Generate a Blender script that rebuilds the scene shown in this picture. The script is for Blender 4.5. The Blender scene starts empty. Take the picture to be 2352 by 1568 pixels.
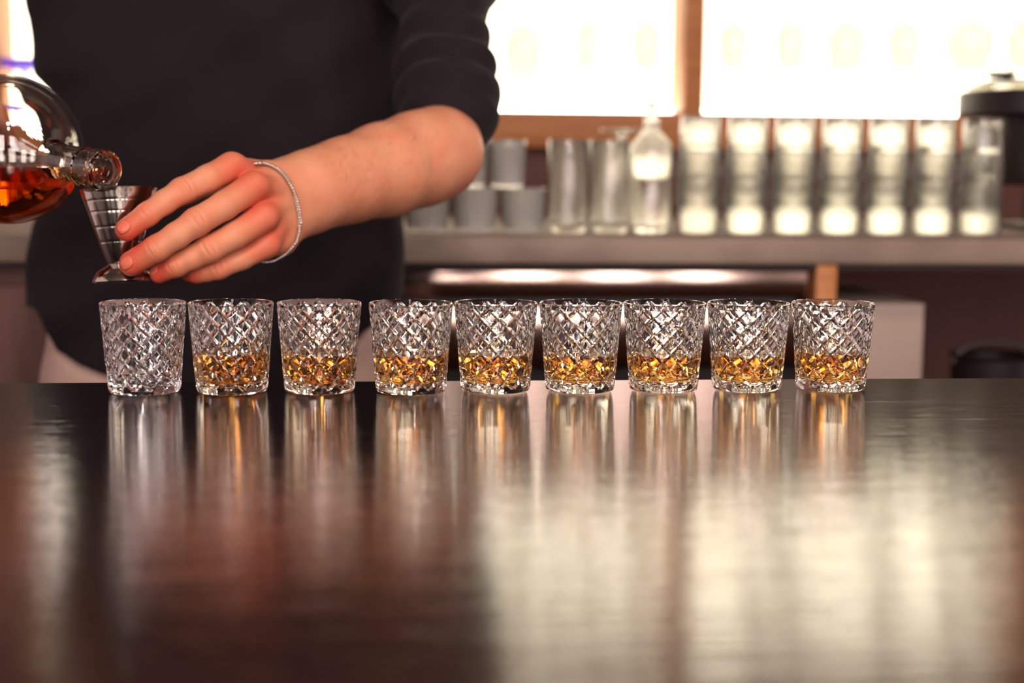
import bpy, bmesh, math, random
import numpy as np
from mathutils import Vector, Matrix
random.seed(7); np.random.seed(7)
SC = bpy.context.scene
C = SC.collection
PI = math.pi

# ------------------------------------------------------------------ camera
ZC = 0.90                                   # height of the bar top above the floor
F, CX, CY = 3267.0, 1176.0, 784.0           # 50 mm lens on a 36 mm sensor, in pixels of a 2352 px frame
SG = 0.78                                   # size of the tumblers relative to an 85 mm rim
YAW, PITCH, ROLL, EYE = 0.08712605, 0.12040977, 0.00783197, 0.22402204*SG
_f = Vector((math.sin(YAW)*math.cos(PITCH), math.cos(YAW)*math.cos(PITCH), -math.sin(PITCH)))
_r0 = Vector((math.cos(YAW), -math.sin(YAW), 0)); _u0 = _r0.cross(_f)
_r = _r0*math.cos(ROLL)+_u0*math.sin(ROLL); _u = -_r0*math.sin(ROLL)+_u0*math.cos(ROLL)
CAMP = Vector((0, 0, ZC+EYE))
cd = bpy.data.cameras.new('camera'); cam = bpy.data.objects.new('camera', cd); C.objects.link(cam)
cam.matrix_world = Matrix(((_r.x, _u.x, -_f.x, 0), (_r.y, _u.y, -_f.y, 0), (_r.z, _u.z, -_f.z, CAMP.z), (0, 0, 0, 1)))
cd.sensor_width = 36.0; cd.lens = 36.0*F/2352.0; cd.clip_start = 0.05
cd.dof.use_dof = True; cd.dof.focus_distance = 1.16; cd.dof.aperture_fstop = 3.5
SC.camera = cam

# ------------------------------------------------------------------ world, lamps, exposure
SC.view_settings.view_transform = 'Standard'; SC.view_settings.look = 'None'
SC.view_settings.gamma = 1.0; SC.view_settings.use_curve_mapping = False
SC.view_settings.exposure = 0.0
W = bpy.data.worlds.new('bar_room'); SC.world = W; W.use_nodes = True
W.node_tree.nodes['Background'].inputs[0].default_value = (0.30, 0.215, 0.205, 1)
W.node_tree.nodes['Background'].inputs[1].default_value = 2.1

def lamp(name, loc, target, size, power, color):
    l = bpy.data.lights.new(name, 'AREA'); l.shape = 'DISK'; l.size = size; l.energy = power; l.color = color
    o = bpy.data.objects.new(name, l); C.objects.link(o); o.location = loc
    o.rotation_euler = (Vector(target)-Vector(loc)).to_track_quat('-Z', 'Y').to_euler()
    return o
lamp('ceiling_lamp', (0.85, 0.75, 2.45), (0.45, 1.8, 0.9), 0.12, 8, (1.0, 0.83, 0.72))
lamp('ceiling_lamp', (0.15, -0.15, 2.35), (0.05, 1.7, 1.1), 0.14, 9, (1.0, 0.80, 0.72))
lamp('ceiling_lamp', (0.30, -0.55, 2.30), (0.3, 2.0, 1.0), 0.14, 5, (1.0, 0.86, 0.80))

cy = SC.cycles
cy.use_denoising = True
cy.use_adaptive_sampling = True; cy.adaptive_threshold = 0.12
cy.max_bounces = 18; cy.transmission_bounces = 18; cy.glossy_bounces = 12; cy.diffuse_bounces = 3
cy.transparent_max_bounces = 12; cy.volume_bounces = 0
cy.caustics_reflective = False; cy.caustics_refractive = False
cy.sample_clamp_indirect = 25.0; cy.blur_glossy = 0.3

# ------------------------------------------------------------------ helpers
def ray(px, py):
    return _f + _r*((px-CX)/F) - _u*((py-CY)/F)
def at(px, py, Y):                          # point of the bar room seen at a pixel, on the plane Y
    v = ray(px, py); return CAMP + v*(Y/v.y)
def atd(px, py, d):                         # the same at distance d along the view axis
    return CAMP + ray(px, py)*d

def tag(o, label=None, cat=None, group=None, kind=None):
    if label: o['label'] = label
    if cat: o['category'] = cat
    if group: o['group'] = group
    if kind: o['kind'] = kind
    return o
def link(name, me, mat=None, parent=None):
    if mat is not None and not me.materials: me.materials.append(mat)
    o = bpy.data.objects.new(name, me); C.objects.link(o)
    if parent is not None: o.parent = parent
    return o
def empty(name, loc=(0, 0, 0)):
    o = bpy.data.objects.new(name, None); C.objects.link(o); o.location = loc; o.empty_display_size = 0.05
    return o
def mesh(name, v, f, smooth=None):
    me = bpy.data.meshes.new(name); me.from_pydata([tuple(p) for p in v], [], f); me.validate(); me.update()
    bm = bmesh.new(); bm.from_mesh(me); bmesh.ops.recalc_face_normals(bm, faces=bm.faces); bm.to_mesh(me); bm.free()
    if smooth is not None: shade(me, smooth)
    return me
def shade(me, deg=35):
    me.polygons.foreach_set('use_smooth', np.ones(len(me.polygons), dtype=bool))
    if deg < 180: me.set_sharp_from_angle(angle=math.radians(deg))
def boxmesh(x0, x1, y0, y1, z0, z1, bev=0.0, name='box'):
    bm = bmesh.new(); bmesh.ops.create_cube(bm, size=1)
    for v in bm.verts:
        v.co = Vector((x0+(v.co.x+.5)*(x1-x0), y0+(v.co.y+.5)*(y1-y0), z0+(v.co.z+.5)*(z1-z0)))
    if bev > 0: bmesh.ops.bevel(bm, geom=list(bm.edges), offset=bev, segments=2, affect='EDGES', profile=.5)
    me = bpy.data.meshes.new(name); bm.to_mesh(me); bm.free()
    if bev > 0: shade(me, 40)
    return me
def box(name, x0, x1, y0, y1, z0, z1, mat, parent=None, bev=0.002):
    return link(name, boxmesh(x0, x1, y0, y1, z0, z1, bev, name), mat, parent)
def lathe_mesh(name, prof, n=48, deg=35, closed_ring=False):
    # prof: list of (r, z); r == 0 at the ends closes the surface with a pole
    v, f, rows = [], [], []
    for r, z in prof:
        if r < 1e-6: rows.append([len(v)]); v.append((0, 0, z))
        else:
            rows.append(list(range(len(v), len(v)+n)))
            v += [(r*math.cos(2*PI*k/n), r*math.sin(2*PI*k/n), z) for k in range(n)]
    seq = list(zip(rows[:-1], rows[1:]))
    if closed_ring: seq.append((rows[-1], rows[0]))
    for a, b in seq:
        for k in range(n):
            k2 = (k+1) % n
            if len(a) == 1 and len(b) == 1: continue
            if len(a) == 1: f.append((a[0], b[k2], b[k]))
            elif len(b) == 1: f.append((a[k], a[k2], b[0]))
            else: f.append((a[k], a[k2], b[k2], b[k]))
    return mesh(name, v, f, deg)
def tube_mesh(name, pts, r, n=10, deg=60):
    pts = [Vector(p) for p in pts]; v, f = [], []
    rr = r if isinstance(r, (list, tuple)) else [r]*len(pts)
    up = Vector((0, 0, 1))
    for i, p in enumerate(pts):
        t = (pts[min(i+1, len(pts)-1)]-pts[max(i-1, 0)]).normalized()
        s = t.cross(up); s = s.normalized() if s.length > 1e-4 else Vector((1, 0, 0)); w = s.cross(t)
        v += [p+(s*math.cos(2*PI*k/n)+w*math.sin(2*PI*k/n))*rr[i] for k in range(n)]
    for i in range(len(pts)-1):
        for k in range(n):
            f.append((i*n+k, i*n+(k+1) % n, (i+1)*n+(k+1) % n, (i+1)*n+k))
    f.append(tuple(range(n))); f.append(tuple(range((len(pts)-1)*n, len(pts)*n)))
    return mesh(name, v, f, deg)

# ------------------------------------------------------------------ materials
def pm(name, col, rough=.5, metal=0., trans=0., ior=1.45, coat=0., sheen=0., emit=None, estr=0., spec=None, sss=0.):
    m = bpy.data.materials.new(name); m.use_nodes = True
    b = m.node_tree.nodes['Principled BSDF']; I = b.inputs
    I['Base Color'].default_value = (*col, 1); I['Roughness'].default_value = rough; I['Metallic'].default_value = metal
    I['Transmission Weight'].default_value = trans; I['IOR'].default_value = ior
    I['Coat Weight'].default_value = coat; I['Sheen Weight'].default_value = sheen
    if spec is not None: I['Specular IOR Level'].default_value = spec
    if emit: I['Emission Color'].default_value = (*emit, 1); I['Emission Strength'].default_value = estr
    if sss: I['Subsurface Weight'].default_value = sss
    return m
def nd(m, t, **kw):
    n = m.node_tree.nodes.new(t)
    for k, v in kw.items():
        if k in n.inputs: n.inputs[k].default_value = v
        else: setattr(n, k, v)
    return n
def L(m, a, ao, b, bi): m.node_tree.links.new(a.outputs[ao], b.inputs[bi])
def B(m): return m.node_tree.nodes['Principled BSDF']
def coords(m, scale=(1, 1, 1), rot=(0, 0, 0)):
    tc = nd(m, 'ShaderNodeTexCoord'); mp = nd(m, 'ShaderNodeMapping'); mp.inputs['Scale'].default_value = scale; mp.inputs['Rotation'].default_value = rot
    L(m, tc, 'Object', mp, 'Vector'); return mp
def add_noise_color(m, cols, scale=8, stretch=(1, 1, 1), detail=6, pos=(.3, .7), dist=0.0):
    mp = coords(m, stretch); n = nd(m, 'ShaderNodeTexNoise', Scale=scale, Detail=detail, Distortion=dist); L(m, mp, 0, n, 'Vector')
    r = nd(m, 'ShaderNodeValToRGB'); e = r.color_ramp.elements
    e[0].position, e[1].position = pos; e[0].color = (*cols[0], 1); e[1].color = (*cols[1], 1)
    L(m, n, 'Fac', r, 'Fac'); L(m, r, 'Color', B(m), 'Base Color'); return n
def add_bump(m, scale=100, strength=.1, dist=.001, stretch=(1, 1, 1), detail=4, sock='Normal'):
    mp = coords(m, stretch); n = nd(m, 'ShaderNodeTexNoise', Scale=scale, Detail=detail); L(m, mp, 0, n, 'Vector')
    b = nd(m, 'ShaderNodeBump', Strength=strength, Distance=dist); L(m, n, 'Fac', b, 'Height'); L(m, b, 'Normal', B(m), sock)
    return b
def absorb(m, col, dens):
    a = nd(m, 'ShaderNodeVolumeAbsorption', Color=(*col, 1), Density=dens)
    m.node_tree.links.new(a.outputs[0], m.node_tree.nodes['Material Output'].inputs['Volume'])

M = {}
M['bar'] = pm('dark_lacquered_wood', (.05, .02, .012), .17, coat=1.0, spec=.5)
B(M['bar']).inputs['Coat Roughness'].default_value = .11; B(M['bar']).inputs['Coat IOR'].default_value = 1.7
add_noise_color(M['bar'], ((.0045, .0020, .0020), (.011, .005, .004)), 5, (1, 14, 14), 8)
add_bump(M['bar'], 34, 1.0, .0007, (.3, 5.5, 1), 4)
add_bump(M['bar'], 34, 1.0, .0007, (.3, 5.5, 1), 4, 'Coat Normal')
M['wood'] = pm('orange_brown_wood', (.35, .13, .045), .5); add_noise_color(M['wood'], ((.42, .145, .04), (.60, .24, .07)), 6, (1, 6, 12), 6)
M['wood_dark'] = pm('dark_red_brown_wood', (.09, .03, .022), .55); add_noise_color(M['wood_dark'], ((.10, .032, .024), (.16, .055, .038)), 6, (8, 4, 1), 6)
M['stone'] = pm('grey_concrete', (.36, .29, .26), .6); add_noise_color(M['stone'], ((.22, .16, .125), (.32, .24, .19)), 9, (1, 1, 1.5), 8); add_bump(M['stone'], 120, .15, .001)
M['black'] = pm('black_plastic', (.018, .012, .013), .4)
M['shadow_gap'] = pm('dark_brown_panel', (.03, .018, .016), .7)  # near-black colour standing in for shade below the slab
M['steel'] = pm('brushed_stainless_steel', (.58, .44, .38), .15, 1.0)
B(M['steel']).inputs['Anisotropic'].default_value = .3
add_bump(M['steel'], 40, .05, .0006, (1, 1, 30), 3)
M['underbar'] = pm('pale_underbar_panel', (.16, .06, .04), .5)
M['beige'] = pm('beige_laminate', (.47, .37, .31), .55); add_noise_color(M['beige'], ((.44, .34, .28), (.5, .39, .33)), 3)
M['dark_steel'] = pm('dull_dark_steel', (.10, .08, .08), .5, .6)
M['wall'] = pm('brown_wall', (.16, .065, .04), .8); add_noise_color(M['wall'], ((.20, .095, .085), (.27, .13, .115)), 4)
M['floor'] = pm('dark_floor_tile', (.07, .05, .045), .4); add_noise_color(M['floor'], ((.05, .035, .032), (.09, .065, .06)), 3)
M['panel'] = pm('backlit_acrylic', (.85, .82, .72), .6, emit=(1.0, .93, .70), estr=3.05)
M['led'] = pm('led_strip', (.9, .9, .85), .6, emit=(1.0, .94, .8), estr=12.0)
M['glass'] = pm('clear_glass', (.98, .985, .95), 0.26, trans=1, ior=1.5, coat=.7)
B(M['glass']).inputs['Coat Roughness'].default_value = .03
M['cloudy_glass'] = pm('cloudy_ribbed_glass', (.95, .93, .88), .25, trans=.68, ior=1.5, coat=.7)
B(M['cloudy_glass']).inputs['Coat Roughness'].default_value = .03
M['crystal'] = pm('cut_crystal', (1, 1, 1), 0.0, trans=1, ior=1.52)
M['stemware'] = pm('thin_clear_glass', (.70, .70, .62), 0.05, trans=1, ior=1.45)  # grey tint stands in for light lost by reflection at the glass edges
M['whisky'] = pm('amber_whisky', (1, 1, 1), 0.0, trans=1, ior=1.36); absorb(M['whisky'], (.95, .67, .02), 58)
M['brandy'] = pm('red_amber_liquor', (1, 1, 1), 0.0, trans=1, ior=1.36); absorb(M['brandy'], (.955, .62, .0), 62)
M['bottle_glass'] = pm('pale_bottle_glass', (1, .985, .94), 0.0, trans=1, ior=1.5)
M['jigger'] = pm('polished_jigger_steel', (.72, .64, .58), .13, 1.0); add_bump(M['jigger'], 220, .03, .0004)
M['silver'] = pm('silver_chain', (.78, .70, .64), .22, 1.0)
M['shirt'] = pm('black_cotton', (.0115, .0070, .0095), .85, sheen=.05, spec=.25); add_bump(M['shirt'], 900, .25, .0006)
M['trouser'] = pm('pale_khaki_cloth', (.55, .38, .32), .9, spec=.2); add_bump(M['trouser'], 700, .2, .0006)
M['nail'] = pm('fingernail', (.80, .165, .10), .4, sss=.1)
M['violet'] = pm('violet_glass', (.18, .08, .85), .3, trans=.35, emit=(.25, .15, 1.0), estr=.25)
M['green_glass'] = pm('green_bottle_glass', (.03, .09, .02), .12, trans=.2, ior=1.3)
M['brown_glass'] = pm('brown_bottle_glass', (.05, .018, .007), .12, trans=.15, ior=1.3)
M['label'] = pm('paper_label', (.35, .27, .18), .7)
M['cap'] = pm('dark_bottle_cap', (.03, .02, .02), .4)
# skin: base colour with redder joints and fingertips (a per-point 'redness' attribute)
M['skin'] = pm('skin', (.7, .33, .22), .48, sss=.12, spec=.4)
B(M['skin']).inputs['Subsurface Radius'].default_value = (.006, .0022, .0012); B(M['skin']).inputs['Subsurface Scale'].default_value = 1.0
def _skin():
    m = M['skin']; a = nd(m, 'ShaderNodeAttribute', attribute_name='redness')
    mp = coords(m, (1, 1, 1)); n = nd(m, 'ShaderNodeTexNoise', Scale=38.0, Detail=5.0); L(m, mp, 0, n, 'Vector')
    ad = nd(m, 'ShaderNodeMath', operation='MULTIPLY_ADD'); L(m, n, 'Fac', ad, 0); ad.inputs[1].default_value = .55; L(m, a, 'Fac', ad, 2)
    r = nd(m, 'ShaderNodeValToRGB'); e = r.color_ramp.elements
    e[0].position = .12; e[0].color = (.74, .355, .205, 1); e[1].position = 1.0; e[1].color = (.66, .095, .052, 1)
    k = r.color_ramp.elements.new(.5); k.color = (.70, .225, .12, 1)
    L(m, ad, 0, r, 'Fac'); L(m, r, 'Color', B(m), 'Base Color')
    add_bump(m, 420, .22, .0006, (1, 1, 1), 3)
_skin()

# ------------------------------------------------------------------ the setting
YS = 2.06                                    # front of the back counter
YG = 3.10                                    # front of the lit shelving
YP = 3.24                                    # backlit panel
def sx(px, Y, py=400): return at(px, py, Y).x
def sz(py, Y, px=1500): return at(px, py, Y).z
tag(box('floor', -3.2, 3.6, -2.3, 3.40, -.04, 0, M['floor'], bev=0), 'dark tiled floor behind the bar', kind='structure')
tag(box('wall_back', -3.2, 3.6, 3.30, 3.40, 0, 2.9, M['wall'], bev=0), 'brown wall behind the lit shelving', kind='structure')

# the guest side of the room, behind the camera: a wall with tall glowing panels added as fill light, and the ceiling
M['plaster'] = pm('warm_plaster', (.30, .22, .20), .8)
M['window_light'] = pm('bright_window_pane', (.8, .8, .8), .3, emit=(1.0, .84, .79), estr=10.5)  # unseen glowing surface added to brighten the glassware from the front
M['ceiling'] = pm('dark_ceiling', (.09, .06, .055), .8)
tag(box('ceiling', -3.2, 3.6, -2.3, 3.40, 2.9, 2.95, M['ceiling'], bev=0), 'dark ceiling', kind='structure')
wx = [(-2.4, -1.8), (-1.3, -.7), (-.2, .4), (.9, 1.5), (2.0, 2.6)]
fw = []
edges = [-3.2]+[e for w in wx for e in w]+[3.6]
wf = mesh('wall_front', *(lambda rs: ([p for (a, b, c, d) in rs for p in ((a, -2.2, c), (b, -2.2, c), (b, -2.2, d), (a, -2.2, d))], [tuple(range(4*i, 4*i+4)) for i in range(len(rs))]))(
    [(edges[k], edges[k+1], 0, 2.9) for k in range(0, 2*len(wx)+1, 2)]+[r for a, b in wx for r in ((a, b, 0, .95), (a, b, 2.5, 2.9))]))
o = link('wall_front', wf, M['plaster']); md = o.modifiers.new('thickness', 'SOLIDIFY'); md.thickness = .1; md.offset = 0
tag(o, 'plastered wall on the guest side of the room', kind='structure')
for i, (a, b) in enumerate(wx):
    wn = empty(f'window_{i+1}', ((a+b)/2, -2.2, .95)); tag(wn, 'tall bright window on the guest side', kind='structure')
    hw_ = (b-a)/2
    link('pane', boxmesh(-hw_+.02, hw_-.02, -.03, -.02, .02, 1.53), M['window_light'], wn)
    for nm, q in (('frame', (-hw_, .02-hw_, 0, 1.55)), ('frame', (hw_-.02, hw_, 0, 1.55)), ('frame', (-hw_, hw_, 0, .02)), ('frame', (-hw_, hw_, 1.53, 1.55))):
        link(nm, boxmesh(q[0], q[1], -.04, .0, q[2], q[3]), M['ceiling'], wn)

# bar counter
bar = empty('bar_counter', (0, .85, 0)); tag(bar, 'long glossy dark wooden bar counter carrying the row of tumblers', 'bar counter')
def P(o): o.location = o.location-o.parent.location; return o
P(box('worktop', -2.2, 2.4, .06, 1.5*SG, ZC-.045, ZC, M['bar'], bar, .002))
P(box('front_panel', -2.2, 2.4, .30, .34, 0, ZC-.045, M['wood_dark'], bar))
P(box('back_panel', -2.2, 2.4, 1.02, 1.05, .0, ZC-.045, M['underbar'], bar))

# back counter
zt = sz(546, YS, 1600); zb = sz(606, YS, 1600)
bc = empty('back_counter', (0.3, YS+.2, 0)); tag(bc, 'long grey stone back counter holding the stacked glassware', 'counter')
P(box('slab', -2.2, 2.6, YS, 3.27, zb, zt, M['stone'], bc, .004))
P(box('apron', -2.2, 2.6, YS+.012, YS+.02, zb-.009, zb, M['shadow_gap'], bc, 0))  # dark strip added to paint the shadow under the slab edge
xp0, xp1 = sx(1888, YS), sx(1936, YS)
tag(box('wooden_post', xp0, xp1, YS+.01, YS+.06, 0, zb-.001, M['wood'], None, .002), 'orange-brown wooden post supporting the back counter beside the refrigerator', 'post')
# refrigerator under the back counter
xf0, xf1 = sx(860, YS), xp0-.006
fr = empty('refrigerator', ((xf0+xf1)/2, YS+.25, 0)); tag(fr, 'stainless steel refrigerator built in under the back counter', 'refrigerator')
zr0, zr1 = sz(682, YS+.03), sz(618, YS+.03)
P(box('top_strip', xf0, xf1, YS+.025, YS+.42, zr0, zr1, M['steel'], fr, .004))
nd_ = 2
zk = sz(842, YS+.04)
for i in range(nd_):
    a = xf0+(xf1-xf0)*i/nd_+.003; b = xf0+(xf1-xf0)*(i+1)/nd_-.003
    dr = P(box('door', a, b, YS+.03, YS+.06, zk, zr0-.012, M['steel'], fr, .004))
    h = link('handle', tube_mesh('handle', [(b-.05-.3*i*0, YS+.012, zr0-.05), (b-.05, YS+.006, zr0-.08), (b-.05, YS+.006, zr0-.30), (b-.05, YS+.012, zr0-.33)], .008), M['steel'], dr)
    h.location = -dr.location-fr.location
P(box('kick_plate', xf0, xf1, YS+.06, YS+.42, 0, zk-.004, M['black'], fr, 0))
P(box('body', xf0+.004, xf1-.004, YS+.065, YS+.42, zk, zr0, M['black'], fr, 0))
# right bay
xb0, xb1 = xp1+.004, sx(2126, YS+.10)
cb = empty('low_cabinet', ((xb0+xb1)/2, YS+.25, 0)); tag(cb, 'plain beige laminate cabinet standing low beside the wooden post', 'cabinet')
ztop = sz(697, YS+.08)
P(box('side_panel', xb0, xb1, YS+.08, YS+.40, .06, ztop, M['beige'], cb, .003))
P(box('plinth', xb0+.01, xb1-.01, YS+.11, YS+.43, 0, .06, M['black'], cb, 0))
# left cabinets
xl1 = sx(700, YS); n = 4; x0 = -1.6
for i in range(n):
    a = x0+(xf0-x0-.01)*i/n; b = x0+(xf0-x0-.01)*(i+1)/n-.006
    c_ = empty('cabinet', ((a+b)/2, YS+.25, 0))
    tag(c_, ['red-brown wooden cabinet under the back counter at the far left', 'red-brown wooden cabinet under the counter, left of the bartender', 'red-brown wooden cabinet hidden behind the bartender legs', 'red-brown wooden cabinet next to the steel refrigerator'][i], 'cabinet', 'wooden cabinets under the back counter')
    P(box('body', a, b, YS+.05, YS+.42, .08, zb-.004, M['wood_dark'], c_, 0)); 
    d_ = P(box('door', a+.003, b-.003, YS+.03, YS+.049, .09, zb-.035, M['wood_dark'], c_, .003))
    P(box('plinth', a, b, YS+.08, YS+.42, 0, .08, M['black'], c_, 0))
# dark pail in the bay
pxc = at(2222, 840, YS+.30)
pr = .066; zp = pxc.z+.028
pail = empty('pail', (pxc.x, YS+.2, 0)); tag(pail, 'dark metal pail standing low at the right end', 'pail')
link('bucket', lathe_mesh('bucket', [(0, .0), (pr*.8, .0), (pr*.8+.003, .004), (pr, zp), (pr+.004, zp+.004), (pr, zp+.007), (pr-.006, zp), (pr*.8-.008, .008), (0, .008)], 40), M['black'], pail)
hp = [(pr*1.02*math.cos(t), 0, zp-.01+pr*.55*math.sin(t)) for t in np.linspace(0, PI, 20)]
link('handle', tube_mesh('handle', hp, .005), M['dark_steel'], pail)

# lit shelving
sh = empty('display_shelf', (.5, YG+.1, 0)); tag(sh, 'wooden back bar shelving with cream backlit panels', 'shelving')
zr_t = sz(256, YG, 1400); zr_b = sz(338, YG, 1230)
xm0, xm1 = sx(1572, YG, 130), sx(1619, YG, 130)
xr = sx(2440, YG); xL0 = sx(-14, YG, 100)
P(box('bottom_rail', xL0-.06, xr+.05, YG, YP+.03, zr_b, zr_t, M['wood'], sh, .003))
P(box('lower_back', xL0-.06, xr+.05, YG+.06, YP+.03, zt, zr_b, M['wood_dark'], sh, 0))
P(box('mullion', xm0, xm1, YG, YP, zr_t, 2.1, M['wood'], sh, .002))
P(box('mullion', xL0-.06, xL0+.004, YG, YP, zr_t, 2.1, M['wood'], sh, .002))
P(box('mullion', xr, xr+.05, YG, YP, zr_t, 2.1, M['wood'], sh, .002))
xmid = sx(620, YG); P(box('mullion', xmid-.022, xmid+.022, YG, YP, zr_t, 2.1, M['wood'], sh, .002))
bays = [(xL0+.005, xmid-.023), (xmid+.023, xm0-.001), (xm1+.001, xr-.001)]
z2 = sz(-145, YG); zk2 = z2-.055
for a, b in bays:
    P(box('backlit_panel', a, b, YP, YP+.012, zr_t, 2.1, M['panel'], sh, 0))
    P(box('shelf_board', a, b, YG+.005, YP-.004, z2, z2+.02, M['wood'], sh, .002))
    P(box('light_strip', a+.005, b-.005, YP-.05, YP-.03, zr_t+.001, zr_t+.012, M['led'], sh, 0))
P(box('top_rail', xL0-.06, xr+.05, YG, YP+.03, 2.1, 2.2, M['wood'], sh, .003))

# ------------------------------------------------------------------ background glassware
def tumbler_profile(h, rt, rb, w, bt):       # standing upright, closed glass wall
    return [(0, 0), (rb-.003, 0), (rb-.0008, .0008), (rb, .003), (rt-.0003, h-.002), (rt-w/2, h), (rt-w+.0003, h-.002),
            (rb-w+.001, bt+.006), (rb-w-.003, bt+.001), (0, bt)]
YK = YS+.17
h_t = 142*YK/F; rt_t = 53*YK/F; rb_t = 43*YK/F
stack_me = lathe_mesh('stack_tumbler', tumbler_profile(h_t, rt_t, rb_t, .0026, .009), 40)
step = 63*YK/F
cols = [1603, 1712, 1820, 1927, 2034, 2141, 2248]
ordw = ['first', 'second', 'third', 'fourth', 'fifth', 'sixth', 'last']
lay = ['bottom', 'middle', 'top']
for row in range(1):
    for ci, cpx in enumerate(cols):
        y = YK+row*.076
        x = at(cpx, 500, YK).x + (0.037 if row else 0)
        if row and ci == 6: continue
        for k in range(3):
            o = link('tumbler', stack_me, M['glass'])
            o.location = (x, y, zt+.0005+h_t+k*step); o.rotation_euler = (PI, 0, random.random()*6)
            where = f'{ordw[ci]} stack right of the dasher bottle' if row == 0 else f'rear row behind the {ordw[ci]} front stack'
            tag(o, f'upside-down clear tumbler, {lay[k]} of the {where}', 'glass', 'upside-down tumblers stacked on the back counter')
# ribbed tumblers left
def ribbed(name, h, rt, rb, ribs, depth, w, bt):
    n = ribs*4; v, f, rows = [], [], []
    prof = [(rb*.92, 0, 0), (rb, .004, .3), (rb+(rt-rb)*.12, h*.12, 1), (rb+(rt-rb)*.8, h*.8, 1), (rb+(rt-rb)*.88, h*.86, 0), (rt, h-.0015, 0), (rt-w*.5, h, 0), (rt-w, h-.0015, 0), (rb-w, bt+.004, 0), (rb-w-.003, bt, 0)]
    v.append((0, 0, 0)); rows.append([0])
    for r, z, a in prof:
        rows.append(list(range(len(v), len(v)+n)))
        for k in range(n):
            q = r-a*depth*(.5+.5*math.cos(2*PI*k/4)); v.append((q*math.cos(2*PI*k/n), q*math.sin(2*PI*k/n), z))
    rows.append([len(v)]); v.append((0, 0, bt))
    for a, b in zip(rows[:-1], rows[1:]):
        for k in range(n):
            k2 = (k+1) % n
            if len(a) == 1: f.append((a[0], b[k2], b[k]))
            elif len(b) == 1: f.append((a[k], a[k2], b[0]))
            else: f.append((a[k], a[k2], b[k2], b[k]))
    return mesh(name, v, f, 50)
h_r = 100*YK/F
rib_me = ribbed('ribbed_tumbler', h_r, 54*YK/F, 47*YK/F, 26, .0022, .0032, .010)
h_u = 108*YK/F
rib_up = ribbed('ribbed_tumbler_small', h_u, 44*YK/F, 38*YK/F, 24, .002, .003, .010)
low = [(870, 0), (980, 0), (1090, 0), (1200, 0)]
lown = ['leftmost beside the bartender', 'second from the bartender', 'below the upper pair of tumblers', 'rightmost beside the highball glasses']
for i, (px, row) in enumerate(low):
    o = link('tumbler', rib_me, M['cloudy_glass']); o.location = (at(px, 500, YK).x, YK+row*.082, zt+.0005)
    tag(o, f'short ribbed tumbler on the back counter, {lown[i]}', 'glass', 'ribbed tumblers in the lower layer')
for i, (px, row) in enumerate([(1076, 0), (1165, 0)]):
    o = link('tumbler', rib_up, M['cloudy_glass']); o.location = (at(px, 400, YK).x, YK+row*.072, zt+.001+h_r); o.rotation_euler.z = random.random()
    tag(o, ['ribbed tumbler of the upper layer nearest the elbow', 'ribbed tumbler at the right end of the upper layer', 'ribbed tumbler in the rear of the upper layer'][i], 'glass', 'ribbed tumblers in the upper layer')
# highball glasses
hb_h = 210*YK/F
hb = lathe_mesh('highball', tumbler_profile(hb_h, 46.5*YK/F, 43*YK/F, .0028, .012), 48)
hbw = lathe_mesh('water', [(0, .0123), (43*YK/F-.0035, .0135), (45.5*YK/F-.0027, hb_h*.78), (0, hb_h*.78)], 48)
for i, px in enumerate((1300, 1395)):
    o = empty('highball_glass', (at(px, 500, YK).x, YK-.02+i*.004, zt+.0005))
    tag(o, ['tall straight highball glass beside the ribbed tumblers', 'tall straight highball glass next to the dasher bottle'][i], 'glass', 'highball glasses on the back counter')
    link('body', hb, M['glass'], o)
# upturned coupe behind them
q = at(1427, 297, YK+.085); hz = q.z-zt
cp = link('coupe_glass', lathe_mesh('coupe', [(0, hz), (.034, hz-.001), (.035, hz-.003), (.014, hz-.006), (.005, hz-.014), (.0042, hz*.55), (.008, hz*.47), (.030, hz*.40), (.043, hz*.22), (.046, .0005), (.0445, 0), (.043, .001), (.0405, hz*.22), (.028, hz*.375), (0, hz*.40)], 40), M['glass'])
cp.location = (q.x, YK+.085, zt+.0005); tag(cp, 'upturned stemmed glass, its foot up, behind the highball glasses', 'glass')
# dasher bottle with flared pourer
zz = lambda py: sz(py, YK, 1490)-zt
rr = lambda p: p*YK/F
db = empty('dasher_bottle', (at(1490, 500, YK).x, YK-.01, zt+.0005)); tag(db, 'clear cut-glass dasher bottle with flared stopper on the back counter', 'bottle')
bp = [(0, 0), (rr(44), 0), (rr(48), .004), (rr(49), zz(412)-.004), (rr(46), zz(410)), (rr(49), zz(408)+.003), (rr(49), zz(350)), (rr(47), zz(343)), (rr(42), zz(328)), (rr(25), zz(308)), (rr(17), zz(299)), (rr(19), zz(292)), (rr(16), zz(285)), (rr(19), zz(277)), (rr(17), zz(269)), (rr(12), zz(269)), (rr(11), zz(298)), (rr(20), zz(308)), (rr(38), zz(330)), (rr(44.5), zz(352)), (rr(44.5), .012), (0, .010)]
link('body', lathe_mesh('body', bp, 40), M['glass'], db)
st = link('stopper', lathe_mesh('stopper', [(0, zz(280)), (rr(9), zz(280)), (rr(10.5), zz(268)), (rr(14), zz(264)), (rr(9), zz(256)), (rr(11), zz(247)), (rr(21), zz(238)), (rr(21), zz(235)), (0, zz(236))], 32), M['glass'], db)
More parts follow.
